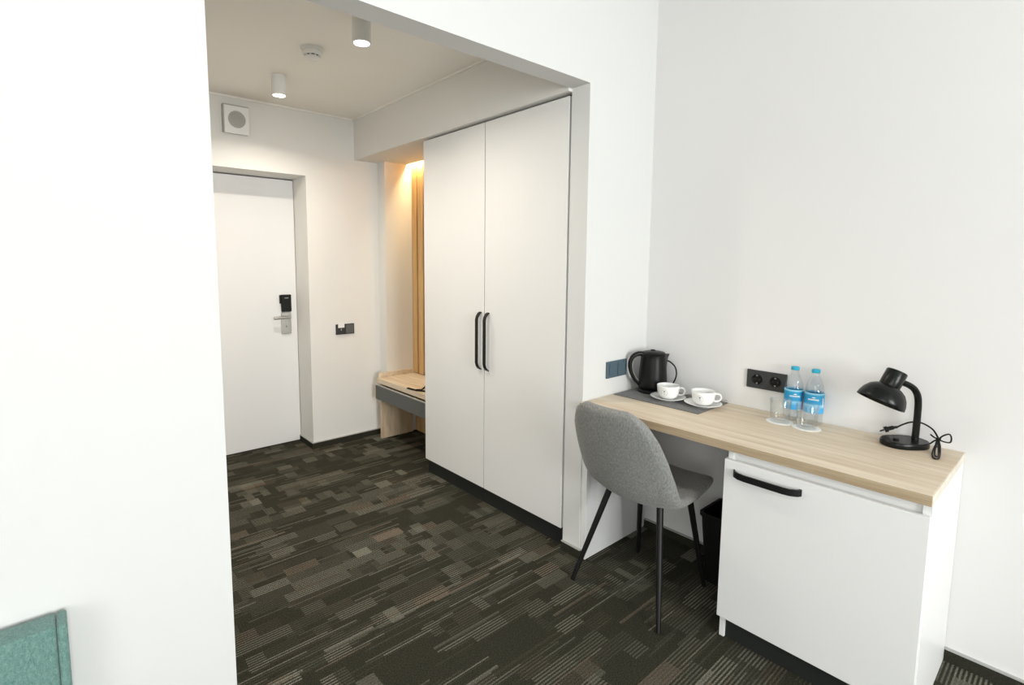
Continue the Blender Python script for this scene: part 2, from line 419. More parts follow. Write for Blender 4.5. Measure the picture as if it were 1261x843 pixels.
# carpet-faced skirting with a slim grey cap
def skirting(name, x0, x1, y0, y1, label=None):
    s = struct(name, B(x0, x1, y0, y1, 0, 0.042), 'carpet_edge', label=label)
    struct('skirting_cap', B(x0, x1, y0, y1, 0.042, 0.047), 'plastic_grey', s)
SK = 0.012
skirting('baseboard_right', -SK, 0, ROOM_Y, -1.2245, 'low dark carpet-faced skirting on the wall beside the desk')
skirting('baseboard_desk', -SK, 0, -0.660, -0.034)
skirting('baseboard_left', ROOM_X, XL, -SK, 0)
skirting('baseboard_jamb', XO - SK, XO, -SK, TW, 'dark skirting around the foot of the opening jamb')
skirting('baseboard_far', XDR, -0.345, D - SK, D, 'dark skirting on the end wall beside the entrance door')
skirting('baseboard_reveal', XDR - SK, XDR, D - SK, DR, 'dark skirting in the entrance door recess')
skirting('baseboard_hall', HX0, HX0 + SK, TW, D)

# ------------------------------------------------------------------ entrance door
dr = struct('door_1', B(XDL + 0.004, XDR - 0.004, DR, DR + 0.05, 0.008, ZD - 0.008, 0.002), 'door_white', label='plain white entrance door with steel lever and black card lock')
struct('door_backing', smooth_box([(XDL, XDR, DR + 0.052, DR + 0.09, 0, ZD)]), 'laminate_dark', dr)  # dark sheet across the whole opening behind the door slab
lk = struct('lock_plate', B(-1.022, -0.950, DR - 0.014, DR, 0.842, 1.005, 0.004), 'steel', dr, 'brushed steel lock plate')
bm = tube(bmesh.new(), [(-0.972, DR - 0.014, 0.968), (-0.972, DR - 0.050, 0.968)], 0.012, 16)
tube(bm, catmull([(-0.966, DR - 0.050, 0.968), (-1.03, DR - 0.052, 0.968), (-1.088, DR - 0.050, 0.966)], 6), 0.0105, 14)
struct('lever', bm, 'steel', lk, smooth=True)
struct('keyhole', tube(bmesh.new(), [(-0.985, DR - 0.0165, 0.916), (-0.985, DR - 0.0135, 0.916)], 0.011, 20), 'steel', lk, smooth=True)
struct('thumb_turn', B(-0.989, -0.981, DR - 0.024, DR - 0.014, 0.890, 0.906, 0.002), 'plastic_grey', lk)
cr = struct('card_reader', B(-1.020, -0.947, DR - 0.022, DR, 1.008, 1.135, 0.005), 'black_gloss', dr, 'black card reader above the lever')
struct('reader_tab', B(-1.031, -1.019, DR - 0.020, DR, 1.070, 1.133, 0.003), 'black_plastic', cr)
struct('reader_slot', B(-0.998, -0.970, DR - 0.0235, DR - 0.021, 1.108, 1.113), 'print_grey', cr)

# ------------------------------------------------------------------ wardrobe
YW0, YW1, YWS, ZW0, ZW1, XW = 0.116, 1.287, 0.6976, 0.0955, 2.121, -0.498
R0 = (-0.25, 0.7, 0)
wr = thing('wardrobe', 'tall white two-door wardrobe with black bow handles built into the hall', 'wardrobe', R0)
bm = smooth_box([(XW + 0.024, -0.012, TW + 0.004, TW + 0.022, 0.0, 2.130), (XW + 0.024, -0.012, YW1 - 0.020, YW1 - 0.002, 0.0, 2.130),
                 (XW + 0.024, -0.012, TW + 0.022, YW1 - 0.020, 2.112, 2.130), (XW + 0.024, -0.012, TW + 0.022, YW1 - 0.020, 0.0955, 0.1135),
                 (-0.024, -0.012, TW + 0.022, YW1 - 0.020, 0.1135, 2.112)])
obj('carcass', bm, 'laminate_dark', wr, shift=R0)['label'] = 'carcass coloured dark for the shade in the thin gaps around the doors'  # dark colour stands in for the shade inside the door gaps
obj('plinth', B(XW + 0.022, XW + 0.040, TW + 0.006, YW1 - 0.012, 0.001, 0.094), 'laminate_dark', wr, shift=R0)['label'] = 'black recessed plinth'
def bow_handle_z(yc, z0, z1, ydir):
    bm = bmesh.new(); x = XW
    bar(bm, [(x, yc, z1), (x - 0.012, yc, z1 - 0.006), (x - 0.024, yc, z1 - 0.022), (x - 0.029, yc, z1 - 0.040), (x - 0.029, yc, z0 + 0.040),
             (x - 0.024, yc, z0 + 0.022), (x - 0.012, yc, z0 + 0.006), (x, yc, z0)], 0.020, 0.006, (0, 1, 0))
    return bm
for (a, c, hy) in ((YWS + 0.003, YW1, YWS + 0.032), (YW0, YWS - 0.003, YWS - 0.034)):
    d_ = obj('door', B(XW, XW + 0.018, a, c, ZW0, ZW1, 0.001, 1), 'laminate_white', wr, shift=R0)
    obj('handle', bow_handle_z(hy, 0.783, 1.104, 1), 'black_metal', d_, shift=R0, smooth=True)['label'] = 'black metal bow handle'

# ------------------------------------------------------------------ bench niche
R0 = (-0.25, 1.68, 0)
bn = thing('hall_bench', 'oak bench with grey front rail in the lit niche beside the wardrobe', 'bench', R0)
obj('bench_top', B(-0.425, NB - 0.012, 1.290, PY0 - 0.002, 0.450, 0.486, 0.001, 1), 'oak_y', bn, shift=R0)
obj('front_rail', B(-0.440, -0.422, 1.290, PY0 - 0.008, 0.326, 0.434, 0.001, 1), 'laminate_grey', bn, shift=R0)['label'] = 'dark grey front rail under the seat'
obj('rail_edge', B(-0.440, -0.422, 1.290, PY0 - 0.008, 0.434, 0.437), 'plastic_grey', bn, shift=R0)
obj('side_upstand', B(-0.410, NB - 0.012, PY0 - 0.018, PY0 - 0.002, 0.486, 0.522, 0.001, 1), 'oak_y', bn, shift=R0)
obj('leg_panel', B(-0.400, NB - 0.03, PY0 - 0.024, PY0 - 0.004, 0.001, 0.449, 0.001, 1), 'oak_z', bn, shift=R0)
obj('leg_panel', B(-0.400, NB - 0.03, 1.291, 1.311, 0.001, 0.449, 0.001, 1), 'oak_z', bn, shift=R0)
R0 = (NB + 0.02, 1.68, 0.0)
sp = thing('slatted_panel', 'warm pine slatted panel lit from above behind the bench', 'panel', R0)
obj('backing', B(NB + 0.012, -0.001, 1.290, PY0 - 0.001, 0.0, 2.258), 'pine_z', sp, shift=R0)
y = PY0 - 0.003 - 0.066; first = None
while y > 1.290:
    if first is None:
        first = obj('slat', B(NB - 0.012, NB + 0.012, -0.033, 0.033, 0.490, 2.255, 0.0015, 1), 'pine_z', sp, shift=(R0[0], 0, 0)); s = first
    else:
        s = first.copy(); COL.objects.link(s); s.parent = sp
    s.location = (0, y + 0.033 - R0[1], 0); y -= 0.0865
led = obj('light_strip', B(SLOT0 + 0.004, SLOT0 + 0.014, 1.300, PY0 - 0.01, 2.152, 2.160), 'led_glow')
tag(led, 'warm glowing strip light hidden in the slot above the bench niche', 'strip light')
# black strap lying on the bench
bm = bmesh.new()
bar(bm, catmull([(-0.440 + .02, 1.628, 0.4895), (-0.418, 1.575, 0.490), (-0.405, 1.52, 0.4905), (-0.380, 1.46, 0.491), (-0.36, 1.40, 0.491)], 6), 0.022, 0.005, (0.92, 0.35, 0))
bar(bm, catmull([(-0.395, 1.50, 0.4935), (-0.36, 1.512, 0.500), (-0.32, 1.518, 0.522), (-0.300, 1.522, 0.548), (-0.298, 1.49, 0.553), (-0.31, 1.44, 0.525), (-0.33, 1.40, 0.493)], 6), 0.016, 0.005, (0.35, -0.92, 0.1))
bar(bm, catmull([(-0.425, 1.500, 0.4935), (-0.412, 1.53, 0.494), (-0.385, 1.515, 0.4945)], 6), 0.014, 0.005, (0.6, 0.6, 0))
tag(obj('strap', bm, 'strap_black', smooth=True), 'black looped strap lying on the oak bench', 'strap')

# ------------------------------------------------------------------ hall ceiling fittings
def downlight(loc, label):
    t = thing('ceiling_spotlight', label, 'spotlight', loc, 0, 'surface spotlights on the hall ceiling')
    R_, H = 0.040, 0.110
    obj('housing', lathe(bmesh.new(), [(0, 0), (R_ - .002, 0), (R_, -.002), (R_, -H + .003), (R_ - .003, -H), (R_ - .006, -H), (R_ - .006, -H + .016), (0, -H + .016)], 36), 'plastic_white', t, True)
    obj('lens', lathe(bmesh.new(), [(0, -H + .006), (R_ - .008, -H + .006), (R_ - .008, -H + .013), (0, -H + .013)], 32), 'lens_glow', t, True)
    area_light('spotlight_beam', (0, 0, -H - 0.002), (0, 0, 0), 0.06, 0.06, 8.3, (1.0, 0.91, 0.79), 'DISK', t, spread=math.radians(150))
    return t
downlight((-1.262, 1.605, ZC), 'white cylinder ceiling spotlight nearer the entrance door')
downlight((-1.235, 0.655, ZC), 'white cylinder ceiling spotlight nearer the wide opening')
t = thing('smoke_detector', 'round white smoke detector on the hall ceiling between two spotlights', 'smoke detector', (-1.263, 1.118, ZC))
obj('base', lathe(bmesh.new(), [(0, 0), (.052, 0), (.053, -.004), (.050, -.014), (0, -.014)], 40), 'plastic_white', t, True)
obj('body', lathe(bmesh.new(), [(0, -.014), (.045, -.014), (.047, -.020), (.046, -.030), (.040, -.034), (0, -.034)], 40), 'plastic_white', t, True)
obj('cap', lathe(bmesh.new(), [(0, -.039), (.036, -.039), (.037, -.044), (.028, -.052), (0, -.054)], 40), 'plastic_white', t, True)
obj('sensor_chamber', lathe(bmesh.new(), [(0, -.034), (.035, -.034), (.035, -.039), (0, -.039)], 24), 'print_dark', t, True)
for k in range(10):
    a = 2 * PI * k / 10
    bm = B(-.003, .003, .033, .040, -.040, -.033); bmesh.ops.rotate(bm, cent=(0, 0, 0), matrix=Matrix.Rotation(a, 3, 'Z'), verts=bm.verts)
    obj('rib', bm, 'plastic_white', t)
# extractor fan on end wall
R0 = (-1.345, D, 2.275)
t = thing('extractor_fan', 'square white extractor fan with round grille on wall above the entrance door', 'extractor fan', R0)
obj('back_plate', B(-1.440, -1.262, D - 0.010, D - 0.0005, 2.180, 2.372, 0.003), 'plastic_white', t, shift=R0)
obj('casing', B(-1.432, -1.276, D - 0.048, D - 0.010, 2.188, 2.362, 0.004), 'plastic_grey', t, shift=R0)
fc = obj('face', B(-1.427, -1.280, D - 0.060, D - 0.048, 2.182, 2.352, 0.003), 'plastic_white', t, shift=R0)
cx_, cz_ = -1.354, 2.270
bm = lathe(bmesh.new(), [(0, 0), (.052, 0), (.052, .003), (.049, .004), (0, .004)], 48, Matrix.Translation((cx_, D - 0.060, cz_)) @ Matrix.Rotation(PI / 2, 4, 'X'))
obj('grille', bm, 'plastic_grey', fc, True, shift=R0)
for k in range(1, 4):
    bm = lathe(bmesh.new(), [(.012 * k, .004), (.012 * k + .002, .006), (.012 * k + .004, .004)], 40, Matrix.Translation((cx_, D - 0.060, cz_)) @ Matrix.Rotation(PI / 2, 4, 'X'))
    obj('grille_ring', bm, 'plastic_grey', fc, True, shift=R0)

# ------------------------------------------------------------------ wall switches and sockets
R0 = (-0.63, D, 0.873)
t = thing('key_card_switch', 'anthracite double switch with card holder on the end wall', 'switch', R0)
obj('frame', B(-0.704, -0.556, D - 0.009, D - 0.0005, 0.834, 0.912, 0.002), 'plastic_anthracite', t, shift=R0)
obj('card_holder', B(-0.697, -0.634, D - 0.015, D - 0.009, 0.841, 0.905, 0.002), 'plastic_anthracite', t, shift=R0)
obj('indicator', B(-0.668, -0.662, D - 0.0165, D - 0.015, 0.864, 0.880), 'plastic_grey', t, shift=R0)
obj('rocker', B(-0.626, -0.563, D - 0.013, D - 0.009, 0.841, 0.905, 0.002), 'laminate_grey', t, shift=R0)['label'] = 'grey rocker key'
tag(obj('key_card', B(-0.690, -0.640, D - 0.0185, D - 0.0165, 0.886, 0.926, 0.0005, 1), 'paper_white'), 'white key card pushed into the anthracite holder by the door', 'key card')
R0 = (-0.256, 0, 0.873)
t = thing('light_switch', 'blue-grey double rocker switch on white wall beside the kettle', 'switch', R0)
obj('frame', B(-0.335, -0.176, -0.009, -0.0005, 0.833, 0.913, 0.002), 'plastic_bluegrey', t, shift=R0)
for a, c in ((-0.317, -0.258), (-0.253, -0.194)):
    bm = B(a, c, -0.014, -0.009, 0.843, 0.903, 0.002)
    obj('rocker', bm, 'plastic_bluegrey', t, shift=R0)
R0 = (0, -0.588, 0.881)
t = thing('double_socket', 'anthracite double power socket on right wall behind the bottles', 'socket', R0)
obj('frame', B(-0.009, -0.0005, -0.668, -0.508, 0.842, 0.921, 0.002), 'plastic_anthracite', t, shift=R0)
for yc in (-0.552, -0.625):
    mt = Matrix.Translation((-0.009, yc, 0.882)) @ Matrix.Rotation(-PI / 2, 4, 'Y')
    s = obj('socket_well', lathe(bmesh.new(), [(0, .0006), (.017, .0006), (.019, .003), (.0215, .003), (.0215, 0)], 36, mt), 'black_plastic', t, True, shift=R0)
    for dy in (-.0095, .0095):
        obj('pin_hole', lathe(bmesh.new(), [(0, .0016), (.003, .0016), (.0032, .0006)], 12, Matrix.Translation((0, dy, 0)) @ mt), 'print_dark', s, shift=R0)
    for dz in (-.0165, .0165):
        obj('earth_clip', B(-.0125, -.0096, yc - .003, yc + .003, .882 + dz - .0025, .882 + dz + .0025), 'steel', s, shift=R0)

# ------------------------------------------------------------------ desk and cabinet
XD, YE, ZT = -0.5195, -1.2235, 0.75
R0 = (-0.25, -0.6, 0)
dk = thing('desk', 'long oak-topped desk with white end panel along the right wall', 'desk', R0)
obj('worktop', B(XD, -0.001, YE, -0.001, 0.7185, ZT, 0.0012, 1), 'oak_y', dk, shift=R0)
obj('edge_band', B(XD, -0.001, YE - 0.0012, YE - 0.0001, 0.7190, ZT - 0.0006), 'oak_pale', dk, shift=R0)['label'] = 'pale edge band on the end of the worktop'
obj('edge_band', B(XD - 0.0012, XD - 0.0001, YE, -0.001, 0.7190, ZT - 0.0006), 'oak_dark', dk, shift=R0)['label'] = 'darker oak edge band along the front'
obj('end_panel', B(-0.495, -0.013, -0.031, -0.001, 0.001, 0.7183, 0.001, 1), 'laminate_white', dk, shift=R0)['label'] = 'white end panel against the partition'
R0 = (-0.25, -0.94, 0)
YC0 = -0.661
cb = thing('cabinet', 'white cabinet with one wide door and black bow handle under the desk', 'cabinet', R0)
obj('side_panel', B(-0.494, -0.014, YC0 - 0.018, YC0, 0.001, 0.7180, 0.001, 1), 'laminate_white', cb, shift=R0)
obj('side_panel', B(-0.494, -0.002, YE, YE + 0.022, 0.001, 0.7180, 0.001, 1), 'laminate_white', cb, shift=R0)
obj('back_panel', B(-0.030, -0.018, YE + 0.022, YC0 - 0.018, 0.09, 0.7180), 'laminate_white', cb, shift=R0)
obj('bottom_panel', B(-0.470, -0.030, YE + 0.022, YC0 - 0.018, 0.09, 0.108), 'laminate_white', cb, shift=R0)
obj('top_rail', B(-0.486, -0.468, YE + 0.022, YC0 - 0.018, 0.62, 0.7180), 'laminate_white', cb, shift=R0)
obj('plinth', B(-0.484, -0.466, YE + 0.0225, YC0 - 0.0185, 0.001, 0.092), 'laminate_dark', cb, shift=R0)['label'] = 'black plinth board under the door'
cdoor = obj('door', B(-0.513, -0.495, YE + 0.001, YC0 + 0.004, 0.086, 0.684, 0.001, 1), 'laminate_white', cb, shift=R0)
bm = bmesh.new(); x = -0.513; z = 0.644; a, c = -0.692, -0.905
bar(bm, [(x, a, z), (x - .014, a - .006, z), (x - .026, a - .024, z), (x - .030, a - .045, z), (x - .030, c + .045, z), (x - .026, c + .024, z), (x - .014, c + .006, z), (x, c, z)], 0.022, 0.006, (0, 0, 1))
obj('handle', bm, 'black_metal', cdoor, shift=R0, smooth=True)['label'] = 'wide black metal bow handle'

# waste bin in the shadow below the desk
t = thing('waste_bin', 'black waste bin in the dark under the desk beside the cabinet', 'bin', (-0.128, -0.540, 0))
bm = bmesh.new()
def rrect(hx, hy, r, k=5):
    pts = []
    for cx, cy, a0 in ((hx - r, hy - r, 0), (-hx + r, hy - r, 90), (-hx + r, -hy + r, 180), (hx - r, -hy + r, 270)):
        for i in range(k + 1):
            a = math.radians(a0 + 90 * i / k); pts.append((cx + r * math.cos(a), cy + r * math.sin(a)))
    return pts
def loft(bm, rings, cap0=True, cap1=True):
    vr = [[bm.verts.new(p) for p in r] for r in rings]
    for a, c in zip(vr, vr[1:]):
        for i in range(len(a)): bm.faces.new((a[i], a[(i + 1) % len(a)], c[(i + 1) % len(a)], c[i]))
    if cap0: bm.faces.new(vr[0][::-1])
    if cap1: bm.faces.new(vr[-1])
    bmesh.ops.recalc_face_normals(bm, faces=bm.faces)
    return bm
loft(bm, [[(p[0], p[1], z) for p in rrect(hx, hy, .03)] for hx, hy, z in ((.085, .085, .001), (.105, .105, .30), (.100, .100, .30), (.080, .080, .006))], True, True)
obj('bin_body', bm, 'bin_black', t, True)
bm = bmesh.new()
loft(bm, [[(p[0], p[1], z) for p in rrect(hx, hx, .03)] for hx, z in ((.1055, .296), (.110, .296), (.110, .310), (.099, .310), (.099, .302))], False, False)
obj('rim', bm, 'bin_black', t, True)

# ------------------------------------------------------------------ chair
CH = (-0.420, -0.304, 0)
ch = thing('shell_chair', 'grey fabric shell chair with slim black legs pulled up to the desk', 'chair', CH, math.radians(-1.5))
prof = catmull([(.222, 0, .405), (.240, 0, .426), (.216, 0, .450), (.12, 0, .456), (.0, 0, .444), (-.09, 0, .436), (-.150, 0, .446), (-.194, 0, .486), (-.222, 0, .548), (-.252, 0, .632), (-.282, 0, .718), (-.304, 0, .792), (-.312, 0, .832)], 4)
wid = [.095, .130, .168, .204, .220, .220, .220, .221, .220, .213, .196, .158, .088]
cupz = [.004, .008, .012, .020, .026, .034, .050, .060, .056, .046, .036, .024, .012]
def interp(arr, f):
    i = min(int(f), len(arr) - 2); t_ = f - i; return arr[i] * (1 - t_) + arr[i + 1] * t_
NT = 17; top = []; ns = len(prof)
for i, p in enumerate(prof):
    f = i / 4.0
    w = interp(wid, f); cu = interp(cupz, f)
    a = prof[max(i - 1, 0)]; b_ = prof[min(i + 1, ns - 1)]
    tn = (b_ - a).normalized(); nn = Vector((tn.z, 0, -tn.x))   # towards the sitter
    if nn.z < 0 and nn.x < 0: nn = -nn
    row = []
    for k in range(NT):
        u = -1 + 2 * k / (NT - 1); uu = math.sin(u * PI / 2) * 0.35 + u * 0.65
        row.append((Vector((p.x, uu * w, p.z)) + nn * (cu * abs(uu) ** 2.2), nn))
    top.append(row)
# smooth normals of the top sheet
def gpt(i, k): return top[max(0, min(ns - 1, i))][max(0, min(NT - 1, k))][0]
bm = bmesh.new(); A = []; Bk = []
for i in range(ns):
    ra = []; rb = []
    for k in range(NT):
        du = gpt(i, k + 1) - gpt(i, k - 1); ds = gpt(i + 1, k) - gpt(i - 1, k)
        nr = ds.cross(du).normalized()
        if nr.dot(top[i][k][1]) < 0: nr = -nr
        edge = min(1.0, min(k, NT - 1 - k) / 1.6 + 0.25, min(i, ns - 1 - i) / 3.0 + 0.25)
        th = 0.026 * edge ** 0.6
        ra.append(bm.verts.new(gpt(i, k) + nr * th * 0.5)); rb.append(bm.verts.new(gpt(i, k) - nr * th))
    A.append(ra); Bk.append(rb)
for i in range(ns - 1):
    for k in range(NT - 1):
        bm.faces.new((A[i][k], A[i][k + 1], A[i + 1][k + 1], A[i + 1][k])); bm.faces.new((Bk[i][k], Bk[i + 1][k], Bk[i + 1][k + 1], Bk[i][k + 1]))
ring_a = [A[0][k] for k in range(NT)] + [A[i][NT - 1] for i in range(1, ns)] + [A[ns - 1][k] for k in range(NT - 2, -1, -1)] + [A[i][0] for i in range(ns - 2, 0, -1)]
ring_b = [Bk[0][k] for k in range(NT)] + [Bk[i][NT - 1] for i in range(1, ns)] + [Bk[ns - 1][k] for k in range(NT - 2, -1, -1)] + [Bk[i][0] for i in range(ns - 2, 0, -1)]
for i in range(len(ring_a)):
    j = (i + 1) % len(ring_a); bm.faces.new((ring_a[i], ring_b[i], ring_b[j], ring_a[j]))
bmesh.ops.recalc_face_normals(bm, faces=bm.faces)
sh = obj('shell', bm, 'fabric_grey', ch, True, angle=180)
sh['label'] = 'grey heather fabric seat and back in one shell'
ss = sh.modifiers.new('subdiv', 'SUBSURF'); ss.levels = 1; ss.render_levels = 2
for (tx, ty, fx, fy) in ((-.105, .120, -.238, .208), (-.105, -.120, -.238, -.216), (.115, .115, .172, .158), (.115, -.115, .172, -.172)):
    p0 = Vector((tx, ty, .418)); p1 = Vector((fx, fy, .001))
    pts = [p0.lerp(p1, k / 4) for k in range(5)]
    lg = obj('leg', tube(bmesh.new(), pts, [.0135, .0128, .0118, .0106, .0092], 16), 'black_metal', ch, True)
bm = bmesh.new()
bar(bm, [(-.09, .110, .418), (-.09, -.110, .418)], .03, .010, (1, 0, 0)); bar(bm, [(.115, .125, .415), (.115, -.125, .415)], .03, .010, (1, 0, 0))
bar(bm, [(-.09, .1, .4185), (.115, .1, .4185)], .02, .008, (0, 1, 0)); bar(bm, [(-.09, -.1, .4185), (.115, -.1, .4185)], .02, .008, (0, 1, 0))
obj('seat_frame', bm, 'black_metal', ch)

# ------------------------------------------------------------------ headboard at the lower left
R0 = (-3.1, -0.04, 0)
hb = thing('headboard', 'teal woven upholstered headboard corner against the white wall', 'headboard', R0)
bm = B(-3.90, -2.3712, -0.082, -0.014, 0.10, 0.592, 0.007, 3)
obj('padded_panel', bm, 'fabric_teal', hb, True, shift=R0)
obj('side_border', B(-2.3706, -2.352, -0.081, -0.014, 0.10, 0.591, 0.005, 3), 'fabric_teal', hb, True, shift=R0)
for xx in (-3.75, -2.50): obj('leg', B(xx - .02, xx + .02, -.06, -.02, 0.001, 0.10), 'black_metal', hb, shift=R0)

# ------------------------------------------------------------------ things on the desk
mt_ = obj('placemat', B(-0.281, -0.008, -0.434, -0.010, ZT + 0.0002, ZT + 0.0030, 0.0008, 1), 'felt_mat')
tag(mt_, 'dark grey felt mat under the kettle and cups in the desk corner', 'mat')
ZM = ZT + 0.0032

# kettle (local +x = spout)
kt = thing('kettle', 'matt black electric kettle standing in the desk corner', 'kettle', (-0.095, -0.103, ZM), math.radians(-38))
obj('power_base', lathe(bmesh.new(), [(0, 0), (.066, 0), (.068, .003), (.067, .012), (.063, .016), (0, .016)], 48), 'black_plastic', kt, True)
bm = lathe(bmesh.new(), [(0, .018), (.063, .018), (.0665, .022), (.0675, .035), (.066, .07), (.0625, .12), (.0595, .165), (.0585, .180), (.0595, .184), (.0575, .187), (0, .187)], 56)
# pull out the spout
for v in bm.verts:
    if v.co.z > 0.135 and v.co.x > 0.02:
        ang = math.atan2(v.co.y, v.co.x); k = max(0, 1 - abs(ang) / 0.45) * ((v.co.z - 0.135) / 0.05)
        v.co.x += 0.020 * k; v.co.y *= 1 - 0.35 * min(k, 1)
obj('body', bm, 'black_plastic', kt, True)
obj('lid', lathe(bmesh.new(), [(0, .186), (.055, .186), (.056, .190), (.050, .197), (.030, .202), (0, .2035)], 48), 'black_plastic', kt, True)
obj('lid_button', B(-.012, .006, -.010, .010, .200, .209, .003), 'black_gloss', kt, True)
bm = bmesh.new()
hp = catmull([(-.045, 0, .186), (-.075, 0, .188), (-.102, 0, .172), (-.114, 0, .140), (-.108, 0, .100), (-.088, 0, .062), (-.062, 0, .036)], 6)
nr_ = len(hp); tube(bm, hp, [0.0125 - 0.004 * (i / (nr_ - 1)) for i in range(nr_)], 14, flat=1.0)
obj('handle', bm, 'black_plastic', kt, True)
hi = [(p[0] * 0.965 + .0045, 0, (p[2] - .11) * 0.93 + .109) for p in hp[8:-4]]
obj('handle_grip', bar(bmesh.new(), hi, .010, .004, (0, 1, 0)), 'plastic_grey', kt, True)
cp = catmull([(.066, .004, .006), (.078, .000, .010), (.098, -.012, .045), (.110, -.016, .085), (.104, -.014, .122), (.084, -.004, .146), (.070, .010, .150), (.060, .038, .125), (.050, .056, .070), (.040, .064, .020), (.030, .072, .004)], 8)
obj('power_cord', tube(bmesh.new(), cp, .0033, 10), 'black_plastic', kt, True)

# cup, saucer and teaspoon
def surf_mesh(prof_fn, polys, ang0, off=0.0004):
    """lay flat print polygons (u = along the rim, v = height) on the cup's wall"""
    bm = bmesh.new()
    for poly in polys:
        vs = []
        for u, v in poly:
            r = prof_fn(v) + off; a = ang0 + u / prof_fn(v)
            vs.append(bm.verts.new((r * math.cos(a), r * math.sin(a), v)))
        bm.faces.new(vs)
    bmesh.ops.recalc_face_normals(bm, faces=bm.faces)
    return bm
cup_prof = [(.026, .0), (.030, .002), (.038, .010), (.0445, .022), (.0475, .036), (.0490, .050), (.0500, .061)]
def cup_r(z):
    for (r0, z0), (r1, z1) in zip(cup_prof, cup_prof[1:]):
        if z <= z1: return r0 + (r1 - r0) * (z - z0) / (z1 - z0)
    return cup_prof[-1][0]
def ring_polys(cu, cv, r0, r1, k=28, skip=()):
    out = []
    for i in range(k):
        if i in skip: continue
        a, c = 2 * PI * i / k, 2 * PI * (i + 1) / k
        out.append([(cu + r0 * math.cos(a), cv + r0 * math.sin(a)), (cu + r1 * math.cos(a), cv + r1 * math.sin(a)), (cu + r1 * math.cos(c), cv + r1 * math.sin(c)), (cu + r0 * math.cos(c), cv + r0 * math.sin(c))])
    return out
def make_saucer(loc, label):
    t = obj('saucer', lathe(bmesh.new(), [(0, .003), (.030, .003), (.032, 0), (.038, 0), (.040, .003), (.060, .009), (.0765, .0155), (.0778, .0175), (.0765, .0185), (.058, .0125), (.040, .0075), (.034, .0068), (.032, .0062), (0, .0062)], 56), 'ceramic', None, True, angle=60)
    t.location = loc; return tag(t, label, 'saucer', 'saucers on the felt mat')
def make_cup(loc, rz, label):
    t = thing('coffee_cup', label, 'cup', loc, rz, 'coffee cups on the felt mat')
    inner = [(.0475, .0605), (.0462, .050), (.0445, .036), (.041, .022), (.034, .010), (.024, .006), (0, .0055)]
    obj('bowl', lathe(bmesh.new(), [(0, .001)] + cup_prof + [(.0490, .0622)] + inner, 56), 'ceramic', t, True, angle=70)
    hp = catmull([(.046, 0, .047), (.058, 0, .051), (.069, 0, .046), (.0725, 0, .034), (.066, 0, .022), (.053, 0, .018), (.0425, 0, .020)], 6)
    obj('handle', tube(bmesh.new(), hp, .0042, 12, flat=1.5), 'ceramic', t, True)
    ang = math.radians(-118)
    bm = surf_mesh(cup_r, ring_polys(0, .034, .0132, .0140), ang)
    obj('emblem_ring', bm, 'print_grey', t)
    letters = []
    for v_, us in ((.0312, (-.0062, -.0040, -.0018, .0004, .0026, .0048)), (.0282, (-.0045, -.0020, .0005, .0030)), (.0255, (-.0025, 0.0, .0018))):
        for u_ in us: letters.append([(u_, v_), (u_ + .0014, v_), (u_ + .0014, v_ + .0014), (u_, v_ + .0014)])
    obj('emblem_lettering', surf_mesh(cup_r, letters, ang), 'print_grey', t)
    heart = []
    for i in range(20):
        q = 2 * PI * i / 20
        heart.append((.00024 * 16 * math.sin(q) ** 3, .0395 + .00024 * (13 * math.cos(q) - 5 * math.cos(2 * q) - 2 * math.cos(3 * q) - math.cos(4 * q))))
    obj('emblem_heart', surf_mesh(cup_r, [heart], ang), 'print_dark', t)
    return t
def make_spoon(loc, rz, label):
    t = thing('teaspoon', label, 'spoon', loc, rz, 'teaspoons on the saucers')
    bm = bmesh.new(); k = 12; rows = []
    for i in range(k + 1):
        s_ = -1 + 2 * i / k; w = .0135 * math.sqrt(max(0, 1 - s_ * s_)) * (1 - .15 * s_) + .0006
        rows.append([(s_ * .020 - .045, u * w, .0016 - .0030 * (1 - s_ * s_) * (1 - u * u) + .0030) for u in (-1, -.6, -.2, .2, .6, 1)])
    va = [[bm.verts.new(p) for p in r] for r in rows]; vb = [[bm.verts.new((p[0], p[1], p[2] - .0012)) for p in r] for r in rows]
    for i in range(k):
        for j in range(5):
            bm.faces.new((va[i][j], va[i][j + 1], va[i + 1][j + 1], va[i + 1][j])); bm.faces.new((vb[i][j], vb[i + 1][j], vb[i + 1][j + 1], vb[i][j + 1]))
    for i in range(k):
        bm.faces.new((va[i][0], va[i + 1][0], vb[i + 1][0], vb[i][0])); bm.faces.new((va[i][5], vb[i][5], vb[i + 1][5], va[i + 1][5]))
    bmesh.ops.recalc_face_normals(bm, faces=bm.faces)
    obj('spoon_bowl', bm, 'steel', t, True, angle=60)
    obj('spoon_handle', tube(bmesh.new(), catmull([(-.026, 0, .004), (.0, 0, .0065), (.03, 0, .007), (.055, 0, .006)], 5), [.0016] * 6 + [.0020] * 5 + [.0026] * 5, 8, flat=2.0, up=(0, 0, 1)), 'steel', t, True)
    return t
def cup_set(x, y, word1):
    make_saucer((x, y, ZM), 'white porcelain saucer under the coffee cup %s' % word1)
    make_cup((x, y, ZM + .0070), math.radians(-52), 'white coffee cup with small round emblem %s' % word1)
    a = math.radians(-70)
    make_spoon((x + .050, y - .036, ZM + .0145), math.radians(-20), 'small steel teaspoon on the saucer %s' % word1)
cup_set(-0.174, -0.233, 'in front of the kettle')
cup_set(-0.153, -0.389, 'on the mat edge towards the bottles')

